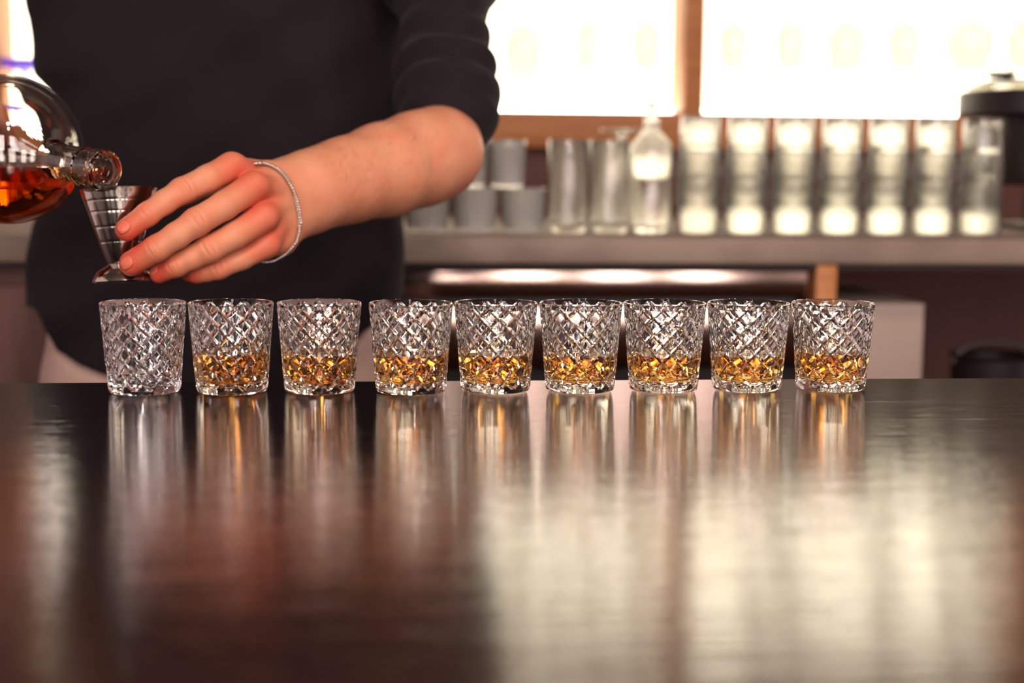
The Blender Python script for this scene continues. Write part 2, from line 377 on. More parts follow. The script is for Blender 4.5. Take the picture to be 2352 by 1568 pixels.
# grinder at the right end
YQ = YK+.13
gx = at(2390, 300, YQ).x; gz = lambda py: sz(py, YQ, 2300)-zt
g = empty('coffee_grinder', (gx, YQ, zt)); tag(g, 'black appliance with a clear domed lid at the right end of the back counter', 'appliance')
R1 = gx-at(2213, 240, YQ).x; R2 = gx-at(2290, 330, YQ).x
link('body', lathe_mesh('body', [(0, gz(425)), (R2*.95, gz(425)), (R2, gz(415)), (R2, gz(268)), (0, gz(268))], 56), M['black'], g)
nb = 56; v, f_ = [], []
rp = []
for r, z, a in [(R1*.97, gz(266), 0), (R1, gz(262), 0), (R1, gz(216), 1), (R1*.97, gz(210), 0)]:
    rp.append((r, z))
link('collar', lathe_mesh('collar', [(0, gz(266))]+rp+[(0, gz(211))], 72), M['black'], g)
dome = lathe_mesh('dome', [(R1*.93, gz(210)), (R1*.93, gz(200)), (R1*.78, gz(187)), (R1*.45, gz(180)), (0, gz(178)), (0, gz(181)), (R1*.44, gz(183)), (R1*.75, gz(190)), (R1*.90, gz(201)), (R1*.90, gz(210))], 56, closed_ring=True)
link('dome', dome, M['bottle_glass'], g)
link('knob', lathe_mesh('knob', [(0, gz(180)), (rr(26), gz(180)), (rr(36), gz(174)), (rr(36), gz(167)), (rr(33), gz(165)), (0, gz(164))], 32), M['cap'], g).location.x = at(2300, 170, YQ).x-gx
o = box('column', .03, R2*1.1, .02, .12, 0, gz(400), M['black'], g, .006)
o = box('base', -R2*.2, R2*1.2, -.08, .12, .0005, .012, M['black'], g, .004)

# hanging wine glasses
YH = YG+.07
def hang(px, wpx, pyr, pyb, i, label):
    zr_, zb_ = sz(pyr, YH, px)-zk2, sz(pyb, YH, px)-zk2       # rim, bowl bottom below the shelf
    R = wpx/2*YH/F; top = -.012; t = .0014
    hh = zb_-zr_
    out = [(R*.72, zr_), (R*.88, zr_+hh*.25), (R, zr_+hh*.55), (R*.93, zr_+hh*.78), (R*.62, zr_+hh*.94), (R*.2, zr_+hh), (.0042, zr_+hh*1.05), (.0036, zr_+hh*1.05+(top-(zr_+hh*1.05))*.7), (.008, top-.004), (R*.75, top), (R*.75, top+.002), (0, top+.003)]
    inn = [(0, zr_+hh*.97), (R*.18, zr_+hh*.965), (R*.58, zr_+hh*.91), (R*.9-t, zr_+hh*.77), (R-t, zr_+hh*.55), (R*.88-t, zr_+hh*.25), (R*.72-t, zr_)]
    o = link('wine_glass', lathe_mesh('wine_glass', inn+out, 40), M['stemware']); o.location = (at(px, 100, YH).x, YH, zk2)
    return tag(o, label, 'wine glass', 'wine glasses hanging before the backlit panels')
hl = [(40, 92, 60), (1200, 100, 182), (1348, 58, 160), (1482, 70, 162), (1684, 74, 160), (1815, 80, 160), (1942, 100, 165), (2075, 84, 160), (2225, 120, 165), (2352, 90, 160)]
hn = ['narrow wine glass hanging at the far left edge of the lit panel', 'wide tulip wine glass hanging nearest the rolled sleeve', 'slim wine glass hanging middle of the left lit panel', 'wine glass hanging just left of the wooden mullion', 'wine glass hanging just right of the wooden mullion', 'wine glass hanging second right of the mullion', 'broad wine glass hanging third right of the mullion', 'wine glass hanging fourth right of the mullion', 'large wine glass hanging above the black appliance', 'wine glass hanging at the right edge of the picture']
for i, (px, w, rim) in enumerate(hl):
    if i == 0: continue
    hang(px, w, rim, 45 if i != 1 else 52, i, hn[i])
# rack rails under the shelf that carry the feet
for a, b in bays[1:]:
    for y in (YH-.017, YH+.017):
        P(box('glass_rail', a, b, y-.004, y+.004, zk2-.0155, zk2-.0105, M['wood'], sh, .0005))
        for x_ in (a+.03, (a+b)/2, b-.03): P(box('rail_hanger', x_-.004, x_+.004, y-.002, y+.002, zk2-.0105, z2, M['wood'], sh, 0))
        
# bottles on the upper shelf (seen mirrored in the bar top)
def bottle_mesh(name, r, h, neck): return lathe_mesh(name, [(0, 0), (r*.95, 0), (r, .005), (r, h*.58), (r*.9, h*.66), (neck*1.2, h*.76), (neck, h*.8), (neck, h*.95), (neck*1.15, h*.955), (neck*1.15, h), (0, h)], 32)
bt = [(1195, .044, 'brown_glass'), (1290, .044, 'green_glass'), (1385, .046, 'brown_glass'), (1490, .050, 'brown_glass'), (1785, .048, 'brown_glass'), (1882, .046, 'brown_glass'), (2102, .050, 'brown_glass'), (2268, .040, 'green_glass'), (2355, .042, 'brown_glass')]
bn = ['brown liquor bottle on the upper shelf nearest the bartender', 'green bottle on the upper shelf of the left bay', 'brown bottle on the upper shelf, third in the left bay', 'brown bottle on the upper shelf beside the mullion', 'brown bottle on the upper shelf, first right of the mullion', 'brown bottle on the upper shelf, second right of the mullion', 'wide brown bottle standing alone on the upper shelf', 'green bottle on the upper shelf near the right end', 'brown bottle on the upper shelf at the right end']
for i, (px, r, mt) in enumerate(bt):
    o = empty('liquor_bottle', (at(px, 60, YH).x, YH, z2+.0205)); tag(o, bn[i], 'bottle', 'liquor bottles on the upper shelf')
    link('body', bottle_mesh('body', r, .29, .014), M[mt], o)
    link('paper_label', lathe_mesh('paper_label', [(r+.0006, .04), (r+.001, .04), (r+.001, .13), (r+.0006, .13)], 32, closed_ring=True), M['label'], o)
    link('cap', lathe_mesh('cap', [(0, .2905), (.0165, .2905), (.0175, .293), (.0175, .315), (.016, .318), (0, .318)], 24), M['cap'], o)
# violet dish at left, a faint glow put into its material though no lamp
vz = zr_t; q = at(56, 138, YG+.06)
hb2 = q.z-vz
vb = link('stemmed_dish', lathe_mesh('stemmed_dish', [(0, 0), (.026, 0), (.027, .002), (.006, .006), (.0042, hb2*.70), (.012, hb2*.74), (.040, hb2*.82), (.050, hb2*.95), (.051, hb2), (.0495, hb2), (.048, hb2*.95), (.038, hb2*.84), (0, hb2*.77)], 40), M['violet']); vb.location = (q.x, YG+.06, vz+.0005)
tag(vb, 'violet stemmed glass dish on the shelf rail at the far left', 'dish')

# ------------------------------------------------------------------ cut crystal tumblers on the bar
GH, RT, RB_ = .0898, .0425, .0353
def crystal_mesh():
    NC, S = 14, 12
    n = NC*S; rows_l = 54; vp = .0182; z0 = .0046
    def R(z): return RB_+(RT-RB_)*z/GH
    outer = [(RB_-.0032, 0.0, None), (RB_-.0010, .0007, None), (RB_-.0001, .0026, None)]
    for j in range(rows_l+1): outer.append((None, z0+vp*j/S, j))
    zt_ = z0+vp*rows_l/S
    outer += [(R(zt_+.0012), zt_+.0012, None), (R(GH-.0012), GH-.0012, None), (RT-.0004, GH-.0003, None), (RT-.0012, GH, None), (RT-.0021, GH-.0003, None), (RT-.0026, GH-.0014, None)]
    bt_ = .0108
    inner = [(R(z)-.0040-(GH-z)*.006, z) for z in np.linspace(GH-.006, bt_+.005, 14)]
    rl = inner[-1][0]
    inner += [(rl-.0006, bt_+.0028), (rl-.0025, bt_+.0008), (rl-.006, bt_), (rl*.5, bt_-.0003)]
    allr = outer+[(r, z, None) for r, z in inner]
    v, rows = [(0, 0, .0006)], [[0]]
    for r, z, j in allr:
        rows.append(list(range(len(v), len(v)+n)))
        for i in range(n):
            if j is None: q = r
            else:
                q = R(z)
                if True:
                    a = (i+j) % S; b = (i-j) % S
                    da, db_ = min(a, S-a), min(b, S-b); d = min(da, db_)
                    dep = {0: .0019, 1: .00095}.get(d, 0.0)
                    if j == 0 or j == rows_l: dep = 0.0
                    # slightly pillowed facets
                    pass
                    q -= dep
            t = 2*PI*i/n
            v.append((q*math.cos(t), q*math.sin(t), z))
    rows.append([len(v)]); v.append((0, 0, bt_-.0005))
    f = []
    j_of = [None]+[a[2] for a in allr]+[None]
    for ri in range(len(rows)-1):
        a, b = rows[ri], rows[ri+1]; ja, jb = j_of[ri], j_of[ri+1]
        for i in range(n):
            k = (i+1) % n
            if len(a) == 1: f.append((a[0], b[k], b[i]))
            elif len(b) == 1: f.append((a[i], a[k], b[0]))
            elif ja is not None and jb is not None:
                # split every grid square along the groove that governs it
                ca, cb_ = (i+ja+1) % S, (i-ja) % S
                da = min(ca, S-ca); db_ = min((i-ja) % S, S-(i-ja) % S)
                if da <= db_: f += [(a[i], a[k], b[i]), (a[k], b[k], b[i])]
                else: f += [(a[i], a[k], b[k]), (a[i], b[k], b[i])]
            else: f.append((a[i], a[k], b[k], b[i]))
    me = mesh('cut_glass', v, f); shade(me, 14)
    return me, inner, bt_
cut_me, inner_prof, bt_g = crystal_mesh()
def liquid_mesh(level):
    pr_ = sorted([(r+.0003, z) for r, z in inner_prof if z < level], key=lambda q: q[1])
    rl = np.interp(level, [q[1] for q in sorted(inner_prof, key=lambda q: q[1])], [q[0] for q in sorted(inner_prof, key=lambda q: q[1])])+.0003
    prof = [(0, bt_g-.0008)]+[(r, z-.0003) for r, z in pr_]+[(rl, level), (rl-.0012, level-.0004), (rl-.004, level-.0006), (0, level-.0006)]
    return lathe_mesh('whisky', prof, 56, 40)
gx_ = [-.2439999, -.157295, -.06972955, .02240415, .10866979, .1955752, .28242877, .36976775, .45863411]
gdy = [.0034, .0023, .0024, -.0039, .0008, -.0006, -.0004, -.0019, -.0021]
lev = [0, .0405, .0385, .0395, .0385, .0375, .0375, .0370, .0395]
grot = [.10, .22, .05, .30, .21, .23, .22, .18, .34]
gl = ['empty diamond-cut crystal tumbler at the left end of the row', 'diamond-cut tumbler of whisky next to the empty tumbler', 'diamond-cut tumbler of whisky, third in the row from the left', 'diamond-cut tumbler of whisky, fourth in the row from the left', 'diamond-cut tumbler of whisky in the middle of the row', 'diamond-cut tumbler of whisky, sixth in the row from the left', 'diamond-cut tumbler of whisky, third in the row from the right', 'diamond-cut tumbler of whisky, second in the row from the right', 'diamond-cut tumbler of whisky at the right end of the row']
for i in range(9):
    o = empty('crystal_tumbler', (gx_[i]*SG, (1.43477+gdy[i])*SG, ZC+.0002)); o.rotation_euler.z = grot[i]; o.scale = (SG, SG, SG)
    tag(o, gl[i], 'glass', 'cut crystal tumblers lined up on the bar')
    link('glass_body', cut_me, M['crystal'], o)
    if lev[i]: tag(link('whisky', liquid_mesh(lev[i]), M['whisky'], o), 'amber whisky')

# ------------------------------------------------------------------ jigger
ax_t, ax_b = atd(272, 434, 1.280), atd(285.5, 648, 1.283)
jz = (ax_t-ax_b).normalized(); jl = (ax_t-ax_b).length; s_ = 1.28/F
jp = [(0, .002), (70*s_-.002, .0), (71*s_, .0012), (69*s_, .004), (60*s_, .010), (50*s_, .0125), (38*s_, .0150), (33*s_, .0165), (34.5*s_, .0178)]
zz_ = np.linspace(.0195, jl-.002, 30)
cut = [jl*(648-py)/214 for py in (462, 487, 522, 556)]                 # fine engraved measuring lines
zj = sorted([(z, 0) for z in zz_ if min(abs(z-c) for c in cut) > .0007]+[(c+d, abs(d) < 1e-9) for c in cut for d in (-.00045, 0, .00045)])
for z, g_ in zj:
    t = (z-.0178)/(jl-.0178); jp.append(((34.5+(86-34.5)*t**.93)*s_-(.0001 if g_ else 0), z))
jp += [(86.4*s_, jl-.0004), (85.6*s_, jl), (84.8*s_, jl-.0006)]
for z in zz_[::-3]:
    t = (z-.0178)/(jl-.0178); jp.append(((34.5+(86-34.5)*t**.93)*s_-.0011, z))
jp += [(0, .021)]
jg = link('jigger', lathe_mesh('jigger', jp, 64, 30), M['jigger'])
jg.matrix_world = Matrix.Translation(ax_b) @ jz.to_track_quat('Z', 'Y').to_matrix().to_4x4()
tag(jg, 'steel cone jigger with a flared foot held in the right-hand fingers', 'jigger')
jg['label'] = 'steel cone jigger with a flared foot, gripped under the pouring bottle'

# ------------------------------------------------------------------ round bottle
bc_, bl_ = atd(15, 343, 1.315), atd(243, 393, 1.235)
bz = (bl_-bc_).normalized(); blen = (bl_-bc_).length; RBt = 171*1.315/F
NR = .0165
prof = []
a0 = math.asin(NR*1.05/RBt)
for t in np.linspace(PI*.93, a0+.20, 30): prof.append((RBt*math.sin(t), RBt*math.cos(t)))
r0, z0_ = prof[-1]
prof = [(0, prof[0][1]+.004), (prof[0][0]*.8, prof[0][1]+.001)]+prof
zn = RBt*math.cos(a0)
prof += [(NR*1.12, zn+.002), (NR*.98, zn+.008), (NR*.98, blen-.030), (NR*1.06, blen-.029), (NR*1.06, blen-.026), (NR*.99, blen-.025), (NR*.99, blen-.017), (NR*1.10, blen-.0155), (NR*1.13, blen-.012), (NR*1.13, blen-.004), (NR*1.08, blen-.0008), (NR*.98, blen), (NR*.80, blen-.0008), (NR*.74, blen-.004)]
w_ = .0055
inn = [(NR*.72, blen-.010), (NR*.72, zn+.006), (NR*.85, zn-.001)]
for t in np.linspace(a0+.26, PI*.90, 30): inn.append(((RBt-w_)*math.sin(t), (RBt-w_)*math.cos(t)))
inn.append((0, inn[-1][1]+.003))
bot = empty('bottle', bc_); tag(bot, 'round clear glass bottle of red-amber liquor tipped over the jigger', 'bottle')
RM = bz.to_track_quat('Z', 'Y').to_matrix().to_4x4()
o = link('bottle_glass', lathe_mesh('bottle_glass', prof+inn, 72, 30), M['bottle_glass'], bot); o.matrix_local = RM
# liquor: the inside of the bottle below a level plane
lm = lathe_mesh('liquor', [(0, blen-.012)]+[(r+.0003, z) for r, z in inn[:-1]]+[(0, inn[-1][1]-.0003)], 72, 30)
bm = bmesh.new(); bm.from_mesh(lm); bmesh.ops.transform(bm, matrix=RM, verts=bm.verts)
zl = atd(60, 382, 1.315).z-bc_.z
res = bmesh.ops.bisect_plane(bm, geom=list(bm.verts)+list(bm.edges)+list(bm.faces), plane_co=(0, 0, zl), plane_no=(0, 0, 1), clear_outer=True)
eds = [e for e in bm.edges if e.is_boundary]
bmesh.ops.contextual_create(bm, geom=eds)
bmesh.ops.recalc_face_normals(bm, faces=bm.faces)
bm.to_mesh(lm); bm.free(); shade(lm, 30)
tag(link('liquor', lm, M['brandy'], bot), 'red-amber liquor')

# ------------------------------------------------------------------ the bartender
def V3(p): return np.array([p.x, p.y, p.z])
def smin(a, b, k):
    h = np.clip(.5+.5*(b-a)/k, 0, 1); return b+(a-b)*h-k*h*(1-h)
def cap(p, a, b, ra, rb):
    ab = b-a; t = np.clip(((p-a)@ab)/(ab@ab), 0, 1)
    return np.linalg.norm(p-a-t[:, None]*ab, axis=1)-(ra+(rb-ra)*t)
def chain(p, pts, k):
    d = None
    for (a, ra), (b, rb) in zip(pts[:-1], pts[1:]):
        e = cap(p, a, b, ra, rb); d = e if d is None else smin(d, e, k)
    return d
def surf_net(f, lo, hi, h, proj=2):
    lo = np.array(lo, float); nb = np.ceil((np.array(hi)-lo)/(4*h)).astype(int)
    g = [lo[i]+(np.arange(nb[i])*4+1.5)*h for i in range(3)]
    cc = np.stack(np.meshgrid(*g, indexing='ij'), -1).reshape(-1, 3)
    val = np.concatenate([f(c) for c in np.array_split(cc, max(1, len(cc)//200000))]).reshape(nb)
    act = np.abs(val) < 6.2*h
    Vv = np.repeat(np.repeat(np.repeat(val, 4, 0), 4, 1), 4, 2).astype(np.float32)
    bi = np.argwhere(act); k4 = np.stack(np.meshgrid(range(4), range(4), range(4), indexing='ij'), -1).reshape(-1, 3)
    ii = (bi[:, None, :]*4+k4[None]).reshape(-1, 3)
    vv = np.concatenate([f(lo+c*h) for c in np.array_split(ii, max(1, len(ii)//200000))])
    Vv[ii[:, 0], ii[:, 1], ii[:, 2]] = vv
    S = Vv < 0
    s8 = [S[a:S.shape[0]-1+a, b:S.shape[1]-1+b, c:S.shape[2]-1+c] for a in (0, 1) for b in (0, 1) for c in (0, 1)]
    anyv = s8[0].copy(); allv = s8[0].copy()
    for s in s8[1:]: anyv |= s; allv &= s
    cells = np.argwhere(anyv & ~allv)
    idx = -np.ones(anyv.shape, np.int32); idx[cells[:, 0], cells[:, 1], cells[:, 2]] = np.arange(len(cells))
    acc = np.zeros((len(cells), 3)); cnt = np.zeros(len(cells))
    cor = [(a, b, c) for a in (0, 1) for b in (0, 1) for c in (0, 1)]
    for x in range(8):
        for y in range(x+1, 8):
            A, Bc = np.array(cor[x]), np.array(cor[y])
            if np.abs(A-Bc).sum() != 1: continue
            va = Vv[tuple((cells+A).T)]; vb = Vv[tuple((cells+Bc).T)]; m_ = (va < 0) != (vb < 0)
            t = np.where(m_, va/np.where(m_, va-vb, 1), 0)[:, None]
            acc += np.where(m_[:, None], A+(Bc-A)*t, 0); cnt += m_
    vert = lo+(cells+acc/cnt[:, None])*h
    for _ in range(proj):
        e = h*.35; d = f(vert); gr = np.stack([f(vert+np.eye(3)[k]*e)-d for k in range(3)], -1)/e
        gn = np.maximum((gr**2).sum(1), .2); vert -= np.clip(d/gn, -h*.7, h*.7)[:, None]*gr
    quads = []
    for axn in range(3):
        sl0 = [slice(None)]*3; sl1 = [slice(None)]*3; sl0[axn] = slice(0, -1); sl1[axn] = slice(1, None)
        e = np.argwhere(S[tuple(sl0)] != S[tuple(sl1)])
        o1, o2 = [k for k in range(3) if k != axn]
        e = e[(e[:, o1] > 0) & (e[:, o2] > 0) & (e[:, o1] < idx.shape[o1]) & (e[:, o2] < idx.shape[o2]) & (e[:, axn] < idx.shape[axn])]
        d1 = np.zeros(3, int); d1[o1] = 1; d2 = np.zeros(3, int); d2[o2] = 1
        q = np.stack([idx[tuple((e-d1-d2).T)], idx[tuple((e-d2).T)], idx[tuple(e.T)], idx[tuple((e-d1).T)]], -1)
        fl = S[tuple(e.T)] ^ (axn == 1)
        q[~fl] = q[~fl][:, ::-1]; quads.append(q)
    quads = np.concatenate(quads); quads = quads[(quads >= 0).all(1)]
    return vert, quads
def np_mesh(name, vert, quads):
    me = bpy.data.meshes.new(name); me.vertices.add(len(vert)); me.vertices.foreach_set('co', vert.astype(np.float32).ravel())
    me.loops.add(len(quads)*4); me.loops.foreach_set('vertex_index', quads.astype(np.int32).ravel())
    me.polygons.add(len(quads)); me.polygons.foreach_set('loop_start', np.arange(0, len(quads)*4, 4, dtype=np.int32))
    me.update(calc_edges=True); me.validate()
    me.polygons.foreach_set('use_smooth', np.ones(len(me.polygons), dtype=bool))
    return me
def J(px, py, d, rpx): return (V3(atd(px, py, d)), rpx*d/F)

FI = {'index': [J(533, 383, 1.300, 33), J(478, 410, 1.281, 30), J(418, 438, 1.265, 29), J(378, 464, 1.256, 26.5), J(339, 492, 1.250, 26), J(290, 528, 1.246, 25)],
      'middle': [J(583, 428, 1.293, 33), J(515, 472, 1.272, 30), J(451, 510, 1.258, 30.5), J(405, 541, 1.252, 27.5), J(359, 571, 1.250, 28), J(303, 605, 1.254, 27)],
      'ring': [J(604, 500, 1.298, 31), J(540, 540, 1.282, 27), J(479, 573, 1.272, 27.5), J(440, 592, 1.270, 24), J(404, 609, 1.270, 24), J(366, 628, 1.274, 20)],
      'little': [J(612, 562, 1.312, 27), J(555, 593, 1.300, 23), J(501, 615, 1.292, 23.5), J(474, 623, 1.292, 20.5), J(452, 627, 1.294, 20), J(434, 628, 1.300, 17)]}
TH = [J(640, 410, 1.375, 36), J(525, 408, 1.372, 30), J(430, 442, 1.358, 26), J(345, 482, 1.338, 22)]
WR = J(690, 447, 1.378, 70)
FA = [J(668, 452, 1.372, 66), J(700, 444, 1.385, 74), J(740, 430, 1.405, 83), J(800, 413, 1.437, 90), J(880, 391, 1.48, 99), J(960, 366, 1.525, 101), J(1005, 352, 1.555, 94), J(1018, 345, 1.575, 78)]
UA = [FA[-1], J(1015, 200, 1.64, 80), J(985, -150, 1.76, 100)]
ulnar = [J(606, 560, 1.318, 30), J(640, 545, 1.345, 42), J(690, 482, 1.38, 50)]
PALM = [[J(545, 392, 1.312, 33), J(620, 415, 1.345, 44), J(690, 425, 1.378, 60)],
        [J(590, 436, 1.308, 34), J(640, 450, 1.342, 46), J(690, 447, 1.38, 64)],
        [J(608, 502, 1.312, 33), J(645, 505, 1.345, 44), J(690, 465, 1.38, 60)], ulnar,
        [J(560, 430, 1.335, 36), J(620, 480, 1.355, 50), J(680, 460, 1.385, 58)]]
for k_, m_ in (('index', 1.03), ('middle', 1.07), ('ring', 1.13), ('little', 1.12)): FI[k_] = [(c, r*m_) for c, r in FI[k_]]
camdir = V3(_f)
def finger(p, pts):
    d = chain(p, pts, .0035)
    for (ji, dep, sp) in ((2, .0017, .0040), (4, .0010, .0034)):      # knuckle creases across the joint, on the camera side
        c = pts[ji][0]; ax = pts[min(ji+1, 5)][0]-pts[ji-1][0]; ax = ax/np.linalg.norm(ax); q = p-c
        s = q@ax; rad = q-s[:, None]*ax; lat = rad@np.cross(ax, camdir)
        side = np.clip(-(rad@camdir)/pts[ji][1], 0, 1)
        w = side*np.exp(-(lat/(pts[ji][1]*.75))**2)*(np.abs(s) < .02)
        s2 = s+lat*lat*18*np.sign(s+1e-6)
        d = d-.0009*w*np.exp(-(s/.008)**2)
        for s0 in (-sp, 0, sp): d = d+dep*w*np.exp(-((s2-s0)/.0013)**2)
    return d
def f_palm(p):
    d = None
    for c in PALM:
        e = chain(p, c, .006); d = e if d is None else smin(d, e, .010)
    fo = smin(chain(p, FA, .02), chain(p, UA, .02), .02)
    return smin(d, fo, .018)
def f_hand(p):
    fs = [finger(p, FI[k]) for k in FI]
    fi = fs[0]
    for e in fs[1:]: fi = smin(fi, e, .0012)
    d = smin(f_palm(p), fi, .0075)
    for k in ('index', 'middle', 'ring', 'little'):                    # tendons over the back of the hand
        a = FI[k][0][0]; b = WR[0]
        d = smin(d, cap(p, a-camdir*.004, b-camdir*.018, .009, .006), .008)
    th = chain(p, TH, .006)
    return np.minimum(d, smin(th, f_palm(p), .012))
def near(pts, m):
    a = np.array([q[0]-q[1] for q in pts]).min(0)-m; b = np.array([q[0]+q[1] for q in pts]).max(0)+m; return a, b
allp = [q for k in FI for q in FI[k]]+TH+FA+UA[:2]+[WR]
lo, hi = near(allp, .012)
hv, hq = surf_net(f_hand, lo, hi, .00125)
red = np.zeros(len(hv))
for k in FI:
    for ji, (wd, am) in {0: (.020, .42), 2: (.011, .30), 4: (.009, .25), 5: (.015, .80)}.items():
        red += am*np.exp(-(((hv-FI[k][ji][0])**2).sum(1)/wd**2)*.6)
red = np.clip(red, 0, 1)*1.0

# the other arm, holding the bottle
OF = [[J(-170, 250, 1.41, 27), J(-90, 200, 1.405, 24), J(-10, 245, 1.395, 23), J(24, 335, 1.393, 20)],
      [J(-190, 300, 1.42, 27), J(-130, 330, 1.43, 24), J(-60, 380, 1.41, 22), J(-40, 440, 1.385, 19)],
      [J(-200, 350, 1.42, 26), J(-150, 400, 1.42, 23), J(-90, 450, 1.395, 21), J(-70, 490, 1.37, 18)],
      [J(-200, 390, 1.41, 23), J(-165, 450, 1.40, 20), J(-120, 495, 1.375, 18), J(-95, 520, 1.355, 16)]]
OT = [J(-205, 330, 1.35, 32), J(-152, 380, 1.288, 28), J(-75, 408, 1.251, 25), J(-20, 420, 1.243, 21)]
OPALM = [[J(-172, 255, 1.405, 30), J(-250, 290, 1.41, 44), J(-330, 330, 1.43, 55)], [J(-195, 330, 1.41, 34), J(-330, 340, 1.43, 55)], [J(-200, 385, 1.40, 30), J(-330, 350, 1.43, 55)], [J(-205, 335, 1.36, 36), J(-330, 340, 1.42, 50)]]
OA = [J(-320, 340, 1.43, 60), J(-370, 340, 1.46, 66), J(-480, 310, 1.54, 90), J(-560, 270, 1.63, 92), J(-590, 240, 1.68, 80)]
OU = [OA[-1], J(-300, 0, 1.80, 92), J(120, -330, 1.86, 105)]
def f_arm2(p):
    d = None
    for c in OPALM:
        e = chain(p, c, .006); d = e if d is None else smin(d, e, .01)
    d = smin(d, smin(chain(p, OA, .02), chain(p, OU, .02), .02), .018)
    fi = None
    for c in OF+[OT]:
        e = chain(p, c, .0035); fi = e if fi is None else np.minimum(fi, e)
    return smin(d, fi, .008)
lo, hi = near([q for c in OF for q in c]+OT+OA+OU, .015)
av, aq = surf_net(f_arm2, lo, hi, .0026, 1)
# chest, shoulders and neck under the shirt
TC = [J(510, -380, 1.88, 90), J(510, -150, 1.88, 150), J(510, 300, 1.88, 150)]
SHD = [J(120, -330, 1.86, 100), J(510, -400, 1.88, 120), J(985, -330, 1.80, 100), J(985, -150, 1.76, 100)]
NK = [J(510, -420, 1.88, 100), J(510, -640, 1.87, 95)]
def f_core(p): return smin(smin(chain(p, TC, .03), chain(p, SHD, .03), .03), chain(p, NK, .03), .03)
lo, hi = near(TC+SHD+NK, .04)
cv, cq = surf_net(f_core, lo, hi, .008, 1)
bv = np.concatenate([hv, av, cv]); bq = np.concatenate([hq, aq+len(hv), cq+len(hv)+len(av)])
bme = np_mesh('body', bv, bq)
at_ = bme.attributes.new('redness', 'FLOAT', 'POINT'); rd = np.full(len(bv), .05, np.float32); rd[:len(hv)] = red
for c in OF+[OT]:
    rd[len(hv):len(hv)+len(av)] += .5*np.exp(-(((av-c[-1][0])**2).sum(1)/.012**2)*.6)
at_.data.foreach_set('value', rd)
foot = Vector((atd(510, 800, 1.87).x, atd(510, 800, 1.87).y, 0))
person = empty('person', foot); tag(person, 'bartender in a black shirt with rolled sleeves pouring liquor into a jigger', 'person')
def PP(o): o.location = -foot; return o
PP(link('body', bme, M['skin'], person))

# fingernails laid on the finger surface
def trace(o, d, f, off):
    p = o.copy()
    for _ in range(60): p += (f(p)-off)[:, None]*d*.9
    return p
def nail(pts, la, wa, shift, roll=0.):
    tip, prev = pts[5][0], pts[4][0]; ax = (tip-prev)/np.linalg.norm(tip-prev)
    n0 = -camdir-(-camdir@ax)*ax; n0 /= np.linalg.norm(n0); w0 = np.cross(ax, n0)
    n = n0*math.cos(roll)+w0*math.sin(roll); w = np.cross(ax, n)
    gu, gv = np.meshgrid(np.linspace(-1, 1, 13), np.linspace(-1, 1, 13), indexing='ij')
    sq = np.maximum(np.abs(gu), np.abs(gv)); ln = np.sqrt(gu**2+gv**2)+1e-9; e = sq/ln*.75+.25
    U, Vn = (gu*e).ravel(), (gv*e).ravel()
    c = tip+ax*shift
    o = c+U[:, None]*ax*la+Vn[:, None]*w*wa+n*.03
    d = -n[None].repeat(len(o), 0)
    p = trace(o, d, lambda q: finger(q, pts), .0004)
    ed = (sq.ravel() > .99); p[ed] += d[ed]*.0006
    fs = [(i*13+j, i*13+j+1, (i+1)*13+j+1, (i+1)*13+j) for i in range(12) for j in range(12)]
    me = mesh('fingernail', p, fs, 180)
    o_ = PP(link('fingernail', me, M['nail'], person)); md = o_.modifiers.new('thickness', 'SOLIDIFY'); md.thickness = .0006; md.offset = 0
nail(FI['index'], .0062, .0052, .0005, .15); nail(FI['middle'], .0066, .0056, .0005, .10)
nail(FI['ring'], .0052, .0045, .001, .55)

# bracelet: links laid round the wrist
bp_px = [(588, 377), (604, 376), (622, 381), (640, 391), (656, 407), (668, 428), (677, 452), (684, 478), (688, 504), (688, 530), (682, 552), (670, 571), (654, 587), (634, 598), (612, 603)]
o_ = np.array([V3(atd(x, y, 1.20)) for x, y in bp_px]); dd = np.array([V3(ray(x, y).normalized()) for x, y in bp_px])
def f_band(p): return f_hand(p)
pf = o_.copy()
for _ in range(40): pf += np.minimum(f_band(pf)-.0016, .03)[:, None]*dd*.9
pf = np.array([q if q@camdir < (V3(CAMP)@camdir)+1.40 else V3(CAMP)+dd[i]*1.36 for i, q in enumerate(pf)])
back = [V3(atd(x, y, d)) for x, y, d in [(606, 594, 1.385), (618, 570, 1.415), (640, 540, 1.432), (645, 490, 1.438), (635, 440, 1.435), (612, 402, 1.42), (592, 384, 1.39), (584, 380, 1.365)]]
loop = list(pf)+back
